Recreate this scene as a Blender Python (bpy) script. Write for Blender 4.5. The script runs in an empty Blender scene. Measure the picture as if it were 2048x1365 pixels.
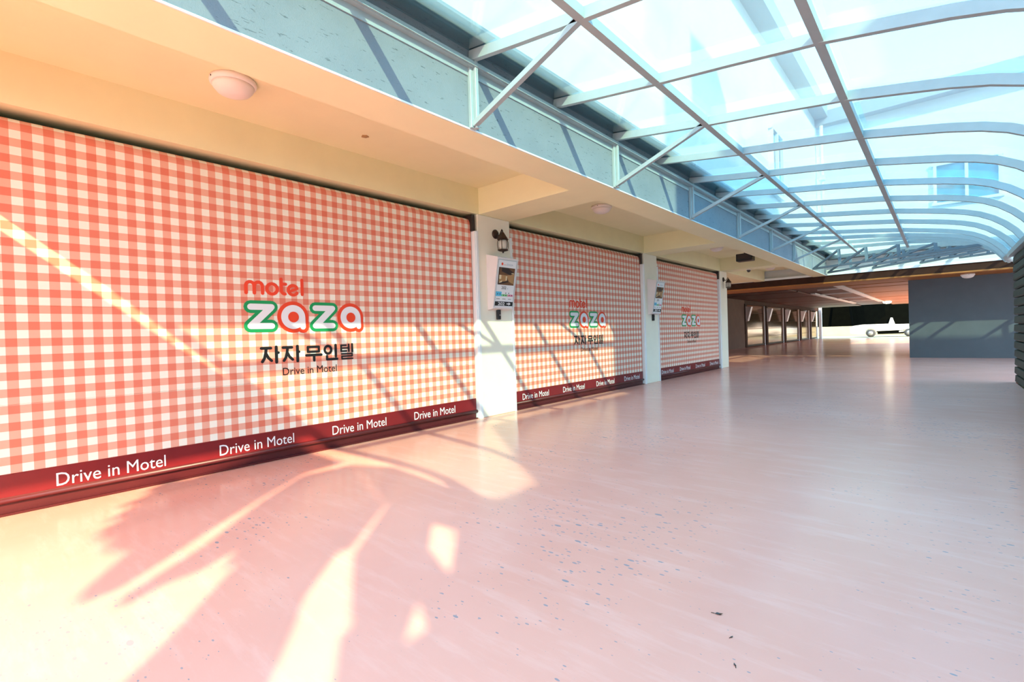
import bpy, bmesh, math, random
from mathutils import Vector, Matrix
from mathutils.geometry import tessellate_polygon
random.seed(7)
scene = bpy.context.scene
COL = scene.collection

# ------------------------------------------------------------------ camera
cam_d = bpy.data.cameras.new('camera')
cam = bpy.data.objects.new('camera', cam_d)
COL.objects.link(cam)
scene.camera = cam
CR = Vector((0.74949299, 0.66130961, -0.03049353))
CU = Vector((0.01578154, 0.02820077, 0.99947769))
CF = Vector((-0.66182415, 0.74958276, -0.0106998))
cam.matrix_world = Matrix(((CR.x, CU.x, -CF.x, 4.482), (CR.y, CU.y, -CF.y, 0.0),
                           (CR.z, CU.z, -CF.z, 1.056), (0, 0, 0, 1)))
cam_d.sensor_width = 36.0
cam_d.lens = 17.09
cam_d.clip_start = 0.05
cam_d.clip_end = 600

# ------------------------------------------------------------------ light
SUN = Vector((1.0, -0.78, 0.777))
sd = bpy.data.lights.new('sun', 'SUN')
sd.energy = 3.6
sd.color = (1.0, 0.80, 0.46)
sd.angle = math.radians(0.6)
so = bpy.data.objects.new('sun', sd)
so.rotation_euler = SUN.to_track_quat('Z', 'Y').to_euler()
so.location = (30, -20, 25)
COL.objects.link(so)

world = bpy.data.worlds.new('world')
scene.world = world
world.use_nodes = True
wn = world.node_tree.nodes
wl = world.node_tree.links
bg = wn['Background']
tc = wn.new('ShaderNodeTexCoord')
sp = wn.new('ShaderNodeSeparateXYZ')
rmp = wn.new('ShaderNodeValToRGB')
wl.new(tc.outputs['Generated'], sp.inputs[0])
wl.new(sp.outputs['Z'], rmp.inputs[0])
wl.new(rmp.outputs[0], bg.inputs['Color'])
rmp.color_ramp.elements[0].position = 0.0
rmp.color_ramp.elements[0].color = (0.80, 0.92, 1.0, 1)
rmp.color_ramp.elements[1].position = 0.8
rmp.color_ramp.elements[1].color = (0.36, 0.68, 0.98, 1)
bg.inputs['Strength'].default_value = 1.65

scene.view_settings.view_transform = 'Standard'
scene.view_settings.look = 'None'
scene.view_settings.gamma = 1.0
scene.view_settings.use_curve_mapping = False
scene.view_settings.exposure = 1.85
scene.cycles.max_bounces = 10
scene.cycles.transparent_max_bounces = 24

# ------------------------------------------------------------------ materials
def rgb(r, g, b):
    f = lambda c: ((c / 255) / 12.92) if c / 255 <= 0.04045 else (((c / 255) + 0.055) / 1.055) ** 2.4
    return (f(r), f(g), f(b), 1)

class NT:
    def __init__(s, name):
        s.m = bpy.data.materials.new(name)
        s.m.use_nodes = True
        s.t = s.m.node_tree
        s.b = s.t.nodes['Principled BSDF']
        s.out = s.t.nodes['Material Output']
    def n(s, kind, **kw):
        nd = s.t.nodes.new(kind)
        for k, v in kw.items():
            setattr(nd, k, v)
        return nd
    def l(s, a, b):
        s.t.links.new(a, b)
    def math(s, op, a, b=None, c=None):
        nd = s.n('ShaderNodeMath', operation=op)
        for i, v in enumerate((a, b, c)):
            if v is None: continue
            if isinstance(v, (int, float)): nd.inputs[i].default_value = v
            else: s.l(v, nd.inputs[i])
        return nd.outputs[0]
    def mix(s, fac, a, b, mode='MIX'):
        nd = s.n('ShaderNodeMix', data_type='RGBA', blend_type=mode)
        for i, v in ((0, fac), (6, a), (7, b)):
            if isinstance(v, (int, float)): nd.inputs[i].default_value = v
            elif isinstance(v, tuple): nd.inputs[i].default_value = v
            else: s.l(v, nd.inputs[i])
        return nd.outputs[2]
    def noise(s, scale, detail=4, rough=0.55, vec=None, sc3=None):
        nd = s.n('ShaderNodeTexNoise')
        nd.inputs['Scale'].default_value = scale
        nd.inputs['Detail'].default_value = detail
        nd.inputs['Roughness'].default_value = rough
        if vec is None:
            vec = s.n('ShaderNodeTexCoord').outputs['Object']
        if sc3:
            mp = s.n('ShaderNodeMapping')
            mp.inputs['Scale'].default_value = sc3
            s.l(vec, mp.inputs['Vector']); vec = mp.outputs[0]
        s.l(vec, nd.inputs['Vector'])
        return nd.outputs['Fac']
    def ramp(s, fac, stops):
        nd = s.n('ShaderNodeValToRGB')
        el = nd.color_ramp.elements
        el[0].position, el[0].color = stops[0]
        el[1].position, el[1].color = stops[-1]
        for p, c in stops[1:-1]:
            e = el.new(p); e.color = c
        s.l(fac, nd.inputs[0])
        return nd.outputs[0]
    def bump(s, h, strength=0.2, dist=0.01):
        nd = s.n('ShaderNodeBump')
        nd.inputs['Strength'].default_value = strength
        nd.inputs['Distance'].default_value = dist
        s.l(h, nd.inputs['Height'])
        s.l(nd.outputs[0], s.b.inputs['Normal'])

def plain(name, col, rough=0.5, metal=0.0, var=0.06, scale=6.0, spec=0.5, bump=0.0):
    t = NT(name)
    nz = t.noise(scale)
    c2 = tuple(max(0, c * (1 - var * 2)) for c in col[:3]) + (1,)
    cc = t.ramp(nz, [(0.3, c2), (0.7, col)])
    t.l(cc, t.b.inputs['Base Color'])
    t.b.inputs['Roughness'].default_value = rough
    t.b.inputs['Metallic'].default_value = metal
    t.b.inputs['Specular IOR Level'].default_value = spec
    if bump:
        t.bump(t.noise(scale * 12), bump, 0.004)
    return t.m

def make_floor():
    t = NT('pink_epoxy')
    co = t.n('ShaderNodeTexCoord').outputs['Object']
    big = t.noise(0.45, 5, 0.6, co)
    base = t.ramp(big, [(0.3, (0.76, 0.325, 0.25, 1)), (0.7, (0.85, 0.405, 0.33, 1))])
    sweep = t.noise(1.0, 6, 0.7, co, (1.6, 9.0, 1))
    base = t.mix(t.ramp(sweep, [(0.5, (0, 0, 0, 1)), (0.75, (0.35, 0.35, 0.35, 1))]), base, (0.88, 0.52, 0.46, 1))
    # small dark chips, denser in patches
    dens = t.ramp(t.noise(0.7, 2, 0.5, co), [(0.42, (0, 0, 0, 1)), (0.62, (1, 1, 1, 1))])
    col = base
    for sc_, rot, thr, amt in ((11.0, 0.5, 0.085, 0.75), (26.0, 1.1, 0.12, 0.65)):
        vor = t.n('ShaderNodeTexVoronoi'); vor.inputs['Scale'].default_value = sc_
        mp = t.n('ShaderNodeMapping'); mp.inputs['Scale'].default_value = (1.0, 2.2, 1.0)
        mp.inputs['Rotation'].default_value = (0, 0, rot)
        t.l(co, mp.inputs['Vector']); t.l(mp.outputs[0], vor.inputs['Vector'])
        rnd = t.n('ShaderNodeSeparateColor'); t.l(vor.outputs['Color'], rnd.inputs[0])
        size = t.math('MULTIPLY', t.math('MULTIPLY', rnd.outputs[0], rnd.outputs[1]), thr * 3.0)
        size = t.math('MULTIPLY', size, t.math('ADD', t.math('MULTIPLY', dens, 1.0), 0.3))
        chip = t.math('LESS_THAN', vor.outputs['Distance'], size)
        col = t.mix(t.math('MULTIPLY', chip, amt), col, (0.17, 0.22, 0.27, 1))
    t.l(col, t.b.inputs['Base Color'])
    t.l(t.math('MULTIPLY_ADD', t.noise(1.4, 2, 0.4, co), 0.08, 0.15), t.b.inputs['Roughness'])
    t.b.inputs['Specular IOR Level'].default_value = 0.22
    return t.m

def make_gingham():
    t = NT('gingham_cloth')
    co = t.n('ShaderNodeTexCoord').outputs['Object']
    s = t.n('ShaderNodeSeparateXYZ'); t.l(co, s.inputs[0])
    P = 0.1092
    def stripe(v, off):
        a = t.math('ADD', v, off + P * 200)
        f = t.math('FRACT', t.math('DIVIDE', a, P))
        return t.math('GREATER_THAN', f, 0.5)
    sv = stripe(s.outputs['Y'], -0.243)
    sh = stripe(s.outputs['Z'], -2.448)
    white = (0.86, 0.81, 0.71, 1)
    red = (0.91, 0.47, 0.40, 1)
    one = (1, 1, 1, 1)
    c = t.mix(sv, one, red)
    c = t.mix(1.0, c, t.mix(sh, one, red), 'MULTIPLY')
    c = t.mix(1.0, c, white, 'MULTIPLY')
    dirt = t.noise(1.2, 4, 0.6, co)
    c = t.mix(t.ramp(dirt, [(0.35, (0, 0, 0, 1)), (0.8, (0.12, 0.12, 0.12, 1))]), c, (0.55, 0.45, 0.38, 1))
    t.l(c, t.b.inputs['Base Color'])
    t.b.inputs['Roughness'].default_value = 0.42
    t.b.inputs['Specular IOR Level'].default_value = 0.35
    t.bump(t.noise(2.0, 3, 0.5, co, (1, 0.6, 3.0)), 0.08, 0.03)
    return t.m

def make_stucco():
    t = NT('grey_stucco')
    co = t.n('ShaderNodeTexCoord').outputs['Object']
    n1 = t.noise(1.5, 5, 0.6, co)
    col = t.ramp(n1, [(0.3, (0.20, 0.235, 0.275, 1)), (0.7, (0.25, 0.285, 0.325, 1))])
    pit = t.noise(26, 3, 0.6, co, (1, 0.55, 3.2))
    pm = t.math('GREATER_THAN', pit, 0.66)
    col = t.mix(t.math('MULTIPLY', pm, 0.7), col, (0.08, 0.10, 0.12, 1))
    t.l(col, t.b.inputs['Base Color'])
    t.b.inputs['Roughness'].default_value = 0.85
    t.bump(t.math('SUBTRACT', t.noise(90, 3, 0.7, co), pm), 0.35, 0.006)
    return t.m

def make_panel(name, tint, body, fac):
    t = NT(name)
    tr = t.n('ShaderNodeBsdfTransparent'); tr.inputs[0].default_value = tint
    df = t.n('ShaderNodeBsdfDiffuse'); df.inputs[0].default_value = body
    tl = t.n('ShaderNodeBsdfTranslucent'); tl.inputs[0].default_value = body
    gl = t.n('ShaderNodeBsdfGlossy'); gl.inputs['Roughness'].default_value = 0.12
    m1 = t.n('ShaderNodeMixShader'); m1.inputs[0].default_value = 0.75
    t.l(df.outputs[0], m1.inputs[1]); t.l(tl.outputs[0], m1.inputs[2])
    m2 = t.n('ShaderNodeMixShader')
    nz = t.noise(1.1, 4, 0.6)
    t.l(t.ramp(nz, [(0.3, (fac * 0.85,) * 3 + (1,)), (0.75, (fac * 1.15,) * 3 + (1,))]), m2.inputs[0])
    t.l(tr.outputs[0], m2.inputs[1]); t.l(m1.outputs[0], m2.inputs[2])
    m3 = t.n('ShaderNodeMixShader')
    fr = t.n('ShaderNodeFresnel'); fr.inputs[0].default_value = 1.2
    t.l(t.math('MULTIPLY', fr.outputs[0], 0.5), m3.inputs[0])
    t.l(m2.outputs[0], m3.inputs[1]); t.l(gl.outputs[0], m3.inputs[2])
    t.l(m3.outputs[0], t.out.inputs['Surface'])
    return t.m

def emit(name, col, strength):
    t = NT(name)
    nz = t.noise(3)
    t.l(t.ramp(nz, [(0.0, col), (1.0, tuple(min(1, c * 1.1) for c in col[:3]) + (1,))]), t.b.inputs['Emission Color'])
    t.b.inputs['Base Color'].default_value = col
    t.b.inputs['Emission Strength'].default_value = strength
    return t.m

M = {}
M['floor'] = make_floor()
M['gingham'] = make_gingham()
M['stucco'] = make_stucco()
M['cream'] = plain('cream_paint', (0.87, 0.79, 0.50, 1), 0.55, var=0.02, scale=3, bump=0.12)
M['cream_wall'] = plain('cream_wall_paint', (0.87, 0.79, 0.49, 1), 0.6, var=0.03, scale=3, bump=0.1)
M['pillar'] = plain('ivory_paint', (0.90, 0.82, 0.68, 1), 0.55, var=0.02, scale=3, bump=0.08)
M['white'] = plain('white_enamel', (0.83, 0.84, 0.86, 1), 0.35, var=0.02)
M['pinkwhite'] = plain('white_box_enamel', (0.82, 0.74, 0.74, 1), 0.4, var=0.02)
M['maroon'] = plain('maroon_vinyl', (0.20, 0.012, 0.016, 1), 0.32, var=0.08, scale=4)
M['maroon_dark'] = plain('dark_maroon_vinyl', (0.09, 0.010, 0.012, 1), 0.4, var=0.08)
M['dark'] = plain('dark_metal', (0.035, 0.022, 0.018, 1), 0.5, var=0.1)
M['black'] = plain('black_plastic', (0.01, 0.01, 0.012, 1), 0.4, var=0.1)
M['bronze'] = plain('bronze_metal', (0.06, 0.035, 0.025, 1), 0.42, 0.6, var=0.15, scale=30)
M['print_white'] = plain('white_print', (0.85, 0.84, 0.86, 1), 0.4, var=0.01)
M['print_logo_white'] = plain('logo_white_print', (0.78, 0.76, 0.80, 1), 0.4, var=0.01)
M['print_red'] = plain('red_print', (0.80, 0.055, 0.012, 1), 0.4, var=0.02)
M['print_green'] = plain('green_print', (0.012, 0.30, 0.085, 1), 0.4, var=0.02)
M['print_black'] = plain('black_print', (0.008, 0.006, 0.007, 1), 0.45, var=0.02)
M['print_brown'] = plain('brown_print', (0.20, 0.085, 0.03, 1), 0.4, var=0.2, scale=9)
M['print_tan'] = plain('tan_print', (0.46, 0.25, 0.10, 1), 0.4, var=0.1, scale=9)
M['print_dark'] = plain('dark_brown_print', (0.04, 0.018, 0.012, 1), 0.4, var=0.1)
M['print_cream'] = plain('cream_print', (0.8, 0.66, 0.42, 1), 0.4, var=0.05)
M['print_blue'] = plain('blue_print', (0.12, 0.52, 0.78, 1), 0.4, var=0.02)
M['print_lime'] = plain('lime_print', (0.25, 0.62, 0.28, 1), 0.4, var=0.02)
M['print_pink'] = plain('pink_print', (0.85, 0.30, 0.42, 1), 0.4, var=0.02)
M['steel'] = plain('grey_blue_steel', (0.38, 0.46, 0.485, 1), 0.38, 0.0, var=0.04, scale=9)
M['steel_far'] = plain('darker_blue_steel', (0.15, 0.21, 0.26, 1), 0.45, var=0.06, scale=9)  # darker tone of the steel for the far trusses
M['flash'] = plain('dark_flashing', (0.10, 0.13, 0.16, 1), 0.5, 0.2, var=0.08)
M['panel'] = make_panel('clear_polycarbonate', (0.42, 0.68, 0.75, 1), (0.40, 0.70, 0.80, 1), 0.26)
M['panel_blue'] = make_panel('blue_polycarbonate', (0.42, 0.80, 0.93, 1), (0.30, 0.74, 0.93, 1), 0.34)
M['facade'] = plain('white_render', (0.80, 0.80, 0.80, 1), 0.8, var=0.03, scale=2)
M['eave'] = plain('grey_eave', (0.36, 0.42, 0.50, 1), 0.7, var=0.04)
M['winglass'] = plain('tinted_window_glass', (0.03, 0.28, 0.40, 1), 0.12, var=0.3, scale=3)
M['brown'] = plain('brown_fascia_metal', (0.05, 0.018, 0.010, 1), 0.6, var=0.15, scale=5, spec=0.15)
M['orange'] = plain('warm_lit_board', (0.38, 0.135, 0.025, 1), 0.5, var=0.1, scale=4)  # cream ceiling; the warm bounced light is put into this orange
M['brown2'] = plain('shaded_board', (0.09, 0.03, 0.018, 1), 0.5, var=0.1, scale=4)  # same ceiling, with the shade towards the left put into the colour
M['tanwall'] = plain('brown_render', (0.14, 0.07, 0.045, 1), 0.7, var=0.1, scale=2)
M['grey'] = plain('blue_grey_paint', (0.085, 0.098, 0.115, 1), 0.7, var=0.05, scale=3)
M['green'] = plain('dark_green_paint', (0.016, 0.030, 0.017, 1), 0.6, var=0.25, scale=14, bump=0.5)
M['dome'] = plain('frosted_opal', (0.84, 0.76, 0.72, 1), 0.35, var=0.01)
M['gloss'] = plain('polished_shutter_metal', (0.34, 0.18, 0.09, 1), 0.11, 0.85, var=0.08, scale=5)
M['ground'] = plain('pale_gravel', (0.40, 0.34, 0.21, 1), 0.9, var=0.12, scale=0.6)
M['hedge'] = plain('near_black', (0.0015, 0.002, 0.001, 1), 0.95, var=0.3, scale=2, spec=0.05)  # the trees' shaded side is put into this near-black
M['leaf'] = plain('leaf_green', (0.05, 0.14, 0.03, 1), 0.6, var=0.2, scale=3)
M['truck'] = plain('white_car_paint', (0.80, 0.80, 0.80, 1), 0.25, var=0.01)
M['rubber'] = plain('tyre_rubber', (0.06, 0.06, 0.065, 1), 0.8, var=0.1)
M['hub'] = plain('hub_metal', (0.42, 0.42, 0.43, 1), 0.4, 0.6, var=0.05)
M['lit'] = emit('lit_lamp_glass', (1.0, 0.9, 0.62, 1), 8.0)
tg = NT('lantern_glass')
tg.b.inputs['Base Color'].default_value = (0.75, 0.70, 0.62, 1)
tg.b.inputs['Roughness'].default_value = 0.25
tg.b.inputs['Alpha'].default_value = 0.55
M['lglass'] = tg.m

# ------------------------------------------------------------------ mesh helpers
class MB:
    def __init__(s):
        s.v = []; s.f = []; s.sm = []
    def add(s, vs, fs, M4=None, smooth=False):
        o = len(s.v)
        for v in vs:
            v = Vector(v)
            s.v.append(M4 @ v if M4 else v)
        for f in fs:
            s.f.append([i + o for i in f]); s.sm.append(smooth)
        return s
    def box(s, x0, x1, y0, y1, z0, z1, M4=None):
        vs = [(x, y, z) for x in (x0, x1) for y in (y0, y1) for z in (z0, z1)]
        return s.add(vs, [(0, 1, 3, 2), (4, 6, 7, 5), (0, 4, 5, 1), (2, 3, 7, 6), (0, 2, 6, 4), (1, 5, 7, 3)], M4)
    def bbox(s, x0, x1, y0, y1, z0, z1, b=0.01, M4=None):
        """box with bevelled edges"""
        bm = bmesh.new()
        bmesh.ops.create_cube(bm, size=1)
        for v in bm.verts:
            v.co = Vector(((x0 + x1) / 2 + v.co.x * (x1 - x0), (y0 + y1) / 2 + v.co.y * (y1 - y0), (z0 + z1) / 2 + v.co.z * (z1 - z0)))
        bmesh.ops.bevel(bm, geom=bm.edges[:], offset=b, segments=1, affect='EDGES')
        bm.verts.index_update()
        s.add([v.co.copy() for v in bm.verts], [[v.index for v in f.verts] for f in bm.faces], M4)
        bm.free(); return s
    def prism(s, pts, fn, t0, t1):
        """outline pts (u,v) extruded from t0 to t1, fn(u,v,t)->xyz"""
        n = len(pts)
        vs = [fn(u, v, t0) for u, v in pts] + [fn(u, v, t1) for u, v in pts]
        tris = tessellate_polygon([[Vector((u, v, 0)) for u, v in pts]])
        fs = [tuple(t) for t in tris] + [tuple(i + n for i in reversed(t)) for t in tris]
        fs += [(i, (i + 1) % n, (i + 1) % n + n, i + n) for i in range(n)]
        return s.add(vs, fs)
    def poly_holes(s, rings, fn, t0, t1):
        flat = [p for r in rings for p in r]
        n = len(flat)
        tris = tessellate_polygon([[Vector((u, v, 0)) for u, v in r] for r in rings])
        vs = [fn(u, v, t0) for u, v in flat] + [fn(u, v, t1) for u, v in flat]
        fs = [tuple(t) for t in tris] + [tuple(i + n for i in reversed(t)) for t in tris]
        o = 0
        for r in rings:
            k = len(r)
            fs += [(o + i, o + (i + 1) % k, o + (i + 1) % k + n, o + i + n) for i in range(k)]
            o += k
        return s.add(vs, fs)
    def bar(s, a, b, w, d, up=(0, 0, 1)):
        """rectangular bar a->b, width w sideways, depth d along up; a,b are at section centre"""
        a = Vector(a); b = Vector(b); t = (b - a).normalized(); up = Vector(up)
        side = t.cross(up).normalized(); u = side.cross(t).normalized()
        vs = [p + side * (sx * w / 2) + u * (sz * d / 2) for p in (a, b) for sx, sz in ((-1, -1), (1, -1), (1, 1), (-1, 1))]
        return s.add(vs, [(3, 2, 1, 0), (4, 5, 6, 7), (0, 1, 5, 4), (1, 2, 6, 5), (2, 3, 7, 6), (3, 0, 4, 7)])
    def sweep(s, path, side, w, d):
        """path lies in a vertical plane with unit normal 'side'; the bar's underside follows the path"""
        side = Vector(side).normalized(); n = len(path); P = [Vector(p) for p in path]; vs = []
        for i, p in enumerate(P):
            t = (P[min(i + 1, n - 1)] - P[max(i - 1, 0)]).normalized()
            u = t.cross(side); 
            if u.z < 0 or (abs(u.z) < 1e-6 and u.x < 0): u = -u
            for a, b in ((-1, 0), (1, 0), (1, 1), (-1, 1)):
                vs.append(p + side * (a * w / 2) + u * (b * d))
        fs = [(3, 2, 1, 0), tuple((n - 1) * 4 + k for k in (0, 1, 2, 3))]
        for i in range(n - 1):
            for k in range(4):
                a = i * 4 + k; b = i * 4 + (k + 1) % 4
                fs.append((a, b, b + 4, a + 4))
        return s.add(vs, fs)
    def lathe(s, prof, c, axis='Z', seg=32, smooth=True):
        vs = []; c = Vector(c)
        for r, h in prof:
            for k in range(seg):
                a = 2 * math.pi * k / seg
                x, y = r * math.cos(a), r * math.sin(a)
                if axis == 'Z': vs.append(c + Vector((x, y, h)))
                elif axis == 'X': vs.append(c + Vector((h, x, y)))
                else: vs.append(c + Vector((x, h, y)))
        fs = []
        for i in range(len(prof) - 1):
            for k in range(seg):
                a = i * seg + k; b = i * seg + (k + 1) % seg
                fs.append((a, b, b + seg, a + seg))
        fs.append(tuple(range(seg))[::-1]); fs.append(tuple((len(prof) - 1) * seg + k for k in range(seg)))
        return s.add(vs, fs, smooth=smooth)
    def tube(s, path, r, seg=8):
        P = [Vector(p) for p in path]; n = len(P); vs = []
        for i, p in enumerate(P):
            t = (P[min(i + 1, n - 1)] - P[max(i - 1, 0)]).normalized()
            up = Vector((0, 0, 1)) if abs(t.z) < 0.9 else Vector((1, 0, 0))
            a = t.cross(up).normalized(); b = t.cross(a)
            for k in range(seg):
                q = 2 * math.pi * k / seg
                vs.append(p + a * (r * math.cos(q)) + b * (r * math.sin(q)))
        fs = [tuple(range(seg)), tuple((n - 1) * seg + k for k in range(seg))[::-1]]
        for i in range(n - 1):
            for k in range(seg):
                x = i * seg + k; y = i * seg + (k + 1) % seg
                fs.append((x, y, y + seg, x + seg))
        return s.add(vs, fs, smooth=True)
    def build(s, name, mat, parent=None, origin=None, **props):
        me = bpy.data.meshes.new(name)
        o0 = Vector(origin) if origin is not None else Vector((0, 0, 0))
        me.from_pydata([tuple(v - o0) for v in s.v], [], s.f)
        me.validate()
        bm = bmesh.new(); bm.from_mesh(me)
        bmesh.ops.recalc_face_normals(bm, faces=bm.faces[:]); bm.to_mesh(me); bm.free()
        if len(me.polygons) == len(s.sm):
            me.polygons.foreach_set('use_smooth', s.sm)
        me.materials.append(mat)
        ob = bpy.data.objects.new(name, me)
        COL.objects.link(ob)
        if parent is not None: ob.parent = parent
        ob.location = o0
        for k, v in props.items(): ob[k] = v
        return ob

def thing(name, label, cat, loc, group=None):
    o = bpy.data.objects.new(name, None)
    o.empty_display_size = 0.2
    COL.objects.link(o)
    o.location = loc
    o['label'] = label; o['category'] = cat
    if group: o['group'] = group
    return o
def tag(o, label, cat, group=None):
    o['label'] = label; o['category'] = cat
    if group: o['group'] = group
    return o
def struct(mb, name, mat, label=None, parent=None):
    o = mb.build(name, mat, parent)
    if parent is None:
        o['kind'] = 'structure'
        if label: o['label'] = label
        o['category'] = 'building'
    return o
def dup(o, parent=None):
    c = o.copy(); COL.objects.link(c)
    if parent is not None: c.parent = parent
    for ch in list(o.children): dup(ch, c)
    return c

# outlines -----------------------------------------------------------
JIT = [0]
def capsule(p, q, r, n=10):
    p = Vector(p); q = Vector(q); a0 = math.atan2(q.y - p.y, q.x - p.x) if (q - p).length > 1e-9 else 0
    pts = []
    for k in range(n + 1):
        a = a0 - math.pi / 2 + math.pi * k / n
        pts.append((q.x + r * math.cos(a), q.y + r * math.sin(a)))
    for k in range(n + 1):
        a = a0 + math.pi / 2 + math.pi * k / n
        pts.append((p.x + r * math.cos(a), p.y + r * math.sin(a)))
    return pts
def ring_pts(c, r, n=40):
    return [(c[0] + r * math.cos(2 * math.pi * k / n), c[1] + r * math.sin(2 * math.pi * k / n)) for k in range(n)]
def arc(c, r, a0, a1, n=12):
    return [(c[0] + r * math.cos(math.radians(a0 + (a1 - a0) * k / n)), c[1] + r * math.sin(math.radians(a0 + (a1 - a0) * k / n))) for k in range(n + 1)]
def stroke(mb, pts, r, fn, t0, t1):
    for a, b in zip(pts[:-1], pts[1:]):
        JIT[0] = (JIT[0] + 1) % 12
        mb.prism(capsule(a, b, r, 6), fn, t0, t1 + JIT[0] * 0.00012)
def butt(mb, a, b, r, fn, t0, t1):
    a = Vector(a); b = Vector(b); t = (b - a).normalized(); n = Vector((-t.y, t.x))
    mb.prism([tuple(a + n * r), tuple(a - n * r), tuple(b - n * r), tuple(b + n * r)], fn, t0, t1)

def text_mb(txt, size, fn, u0, v0, t, bold=0.0, xs=1.0, align='LEFT', depth=0.0015):
    """text laid in the (u,v) plane, baseline start at (u0,v0)"""
    cu = bpy.data.curves.new('txt', 'FONT')
    cu.body = txt; cu.size = size; cu.offset = bold; cu.align_x = align
    cu.resolution_u = 3; cu.extrude = 0.0
    ob = bpy.data.objects.new('txt', cu); COL.objects.link(ob)
    dg = bpy.context.evaluated_depsgraph_get()
    me = bpy.data.meshes.new_from_object(ob.evaluated_get(dg))
    mb = MB()
    if len(me.vertices):
        mb.add([fn(u0 + v.co.x * xs, v0 + v.co.y, t + depth) for v in me.vertices], [tuple(p.vertices) for p in me.polygons])
    bpy.data.objects.remove(ob); bpy.data.curves.remove(cu); bpy.data.meshes.remove(me)
    return mb
def text_fit(txt, fn, u0, u1, v0, height, t, bold=0.0, depth=0.0015):
    """scale so the text spans u0..u1 and its tallest letters are height"""
    mb = text_mb(txt, 1.0, lambda u, v, w: (u, v, w), 0, 0, 0, bold)
    us = [v.x for v in mb.v]; vs = [v.y for v in mb.v]
    a, b, c, d = min(us), max(us), min(vs), max(vs)
    out = MB()
    out.add([fn(u0 + (v.x - a) / (b - a) * (u1 - u0), v0 + (v.y - c) / (d - c) * height, t + depth) for v in mb.v], mb.f)
    return out

HB = 2.649; XF = 1.79

# ------------------------------------------------------------------ setting: floor and walls
struct(MB().box(-14, 5.42, -9, 48.6, -0.12, 0).box(5.42, 16, 11.9, 19.5, -0.12, 0), 'floor', M['floor'])
struct(MB().box(-60, 90, 48.6, 160, -0.2, -0.005).box(5.42, 90, 19.5, 48.6, -0.2, -0.005).box(5.42, 60, -40, 11.9, -0.2, -0.03), 'ground', M['ground'], 'pale sunlit gravel ground beyond the driveway')

doors = [(-0.05, 4.47), (5.095, 9.165), (9.765, 13.684)]
# masonry behind and above the shutters
struct(MB().box(-0.32, 0, -0.6, 14.251, HB, 3.0), 'wall_left', M['cream_wall'])
struct(MB().box(-5.0, -0.32, -0.9, 14.25, 0, 3.0), 'wall_back_left', M['cream_wall'])
# piers
for i, (a, b) in enumerate([(-0.9, -0.05), (4.565, 5.095), (9.165, 9.765), (13.684, 14.251)]):
    if i == 1: a = 4.47
    nm = ['near the left end of the wall', 'ivory pillar between the large left shutter and the middle shutter', 'ivory pillar between the middle shutter and the far shutter', 'ivory end pillar right of the far shutter']
    tag(MB().bbox(-0.31, 0.0, a, b, 0, HB, 0.006).build('pillar', M['pillar']), nm[i] if i else 'ivory pillar at the near edge of the large shutter', 'pillar')
# soffit: recessed ceiling, edge beam, cross beams
YE = lambda x: -0.66 + 0.15 * x
def skew(m, x0, x1, y1, z0, z1, d=0.0):
    a, b = YE(x0) + d, YE(x1) + d
    return m.add([(x0, a, z0), (x1, b, z0), (x1, y1, z0), (x0, y1, z0), (x0, a, z1), (x1, b, z1), (x1, y1, z1), (x0, y1, z1)], [(0, 1, 2, 3), (4, 5, 6, 7), (0, 1, 5, 4), (1, 2, 6, 5), (2, 3, 7, 6), (3, 0, 4, 7)])
struct(skew(MB(), -0.32, 1.42, 18.2, 2.985, 3.05).box(-14, -0.32, 14.251, 18.2, HB + 0.02, 2.8), 'ceiling', M['cream'])
struct(skew(MB(), 1.42, XF - 0.004, 18.2, HB, 3.05), 'trim_1', M['cream'])
struct(MB().box(XF - 0.004, XF + 0.006, -0.42, 18.2, HB + 0.002, HB + 0.014), 'trim_2', M['white'])
for i, (a, b) in enumerate([(4.47, 5.095), (9.165, 9.765), (13.684, 14.251)]):
    struct(MB().box(0.0, 1.42, a + 0.03, b, HB, 2.985), 'trim_%d' % (3 + i), M['cream'])
struct(MB().box(-0.32, 0.0, 14.251, 18.2, HB, 2.985), 'trim_6', M['cream'])
# unseen slabs and end beam added to shape the bright stripe on the shutter
struct(skew(MB(), -0.32, XF, -6.0, HB, HB + 0.03, -0.155), 'shade_slab', M['cream'], 'unseen cream slab added to shade the shutter, past the left edge')
struct(MB().add([(0, YE(0), HB), (1.42, YE(1.42), HB), (1.42, YE(1.42) + 0.1, HB), (0, YE(0) + 0.1, HB), (0, YE(0), 2.985), (1.42, YE(1.42), 2.985), (1.42, YE(1.42) + 0.1, 2.985), (0, YE(0) + 0.1, 2.985)], [(0, 1, 2, 3), (4, 5, 6, 7), (0, 1, 5, 4), (1, 2, 6, 5), (2, 3, 7, 6), (3, 0, 4, 7)]), 'trim_11', M['cream'])  # end beam added out of view to bound the stripe
struct(MB().add([(1.81, -1.13, 3.1), (3.75, -0.71, 3.1), (3.75, -6, 3.1), (1.81, -6, 3.1), (1.81, -1.13, 3.13), (3.75, -0.71, 3.13), (3.75, -6, 3.13), (1.81, -6, 3.13)], [(0, 1, 2, 3), (4, 5, 6, 7), (0, 1, 5, 4), (1, 2, 6, 5), (2, 3, 7, 6), (3, 0, 4, 7)]), 'shade_sheet', M['steel'], 'unseen grey sheet added to shade the shutter, past the left edge')  # unseen sheet added so the lower shutter falls into shade
# grey fascia wall above the soffit
struct(MB().box(1.62, XF, -0.38, 18.2, HB + 0.016, 3.33), 'wall_fascia', M['stucco'])
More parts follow.
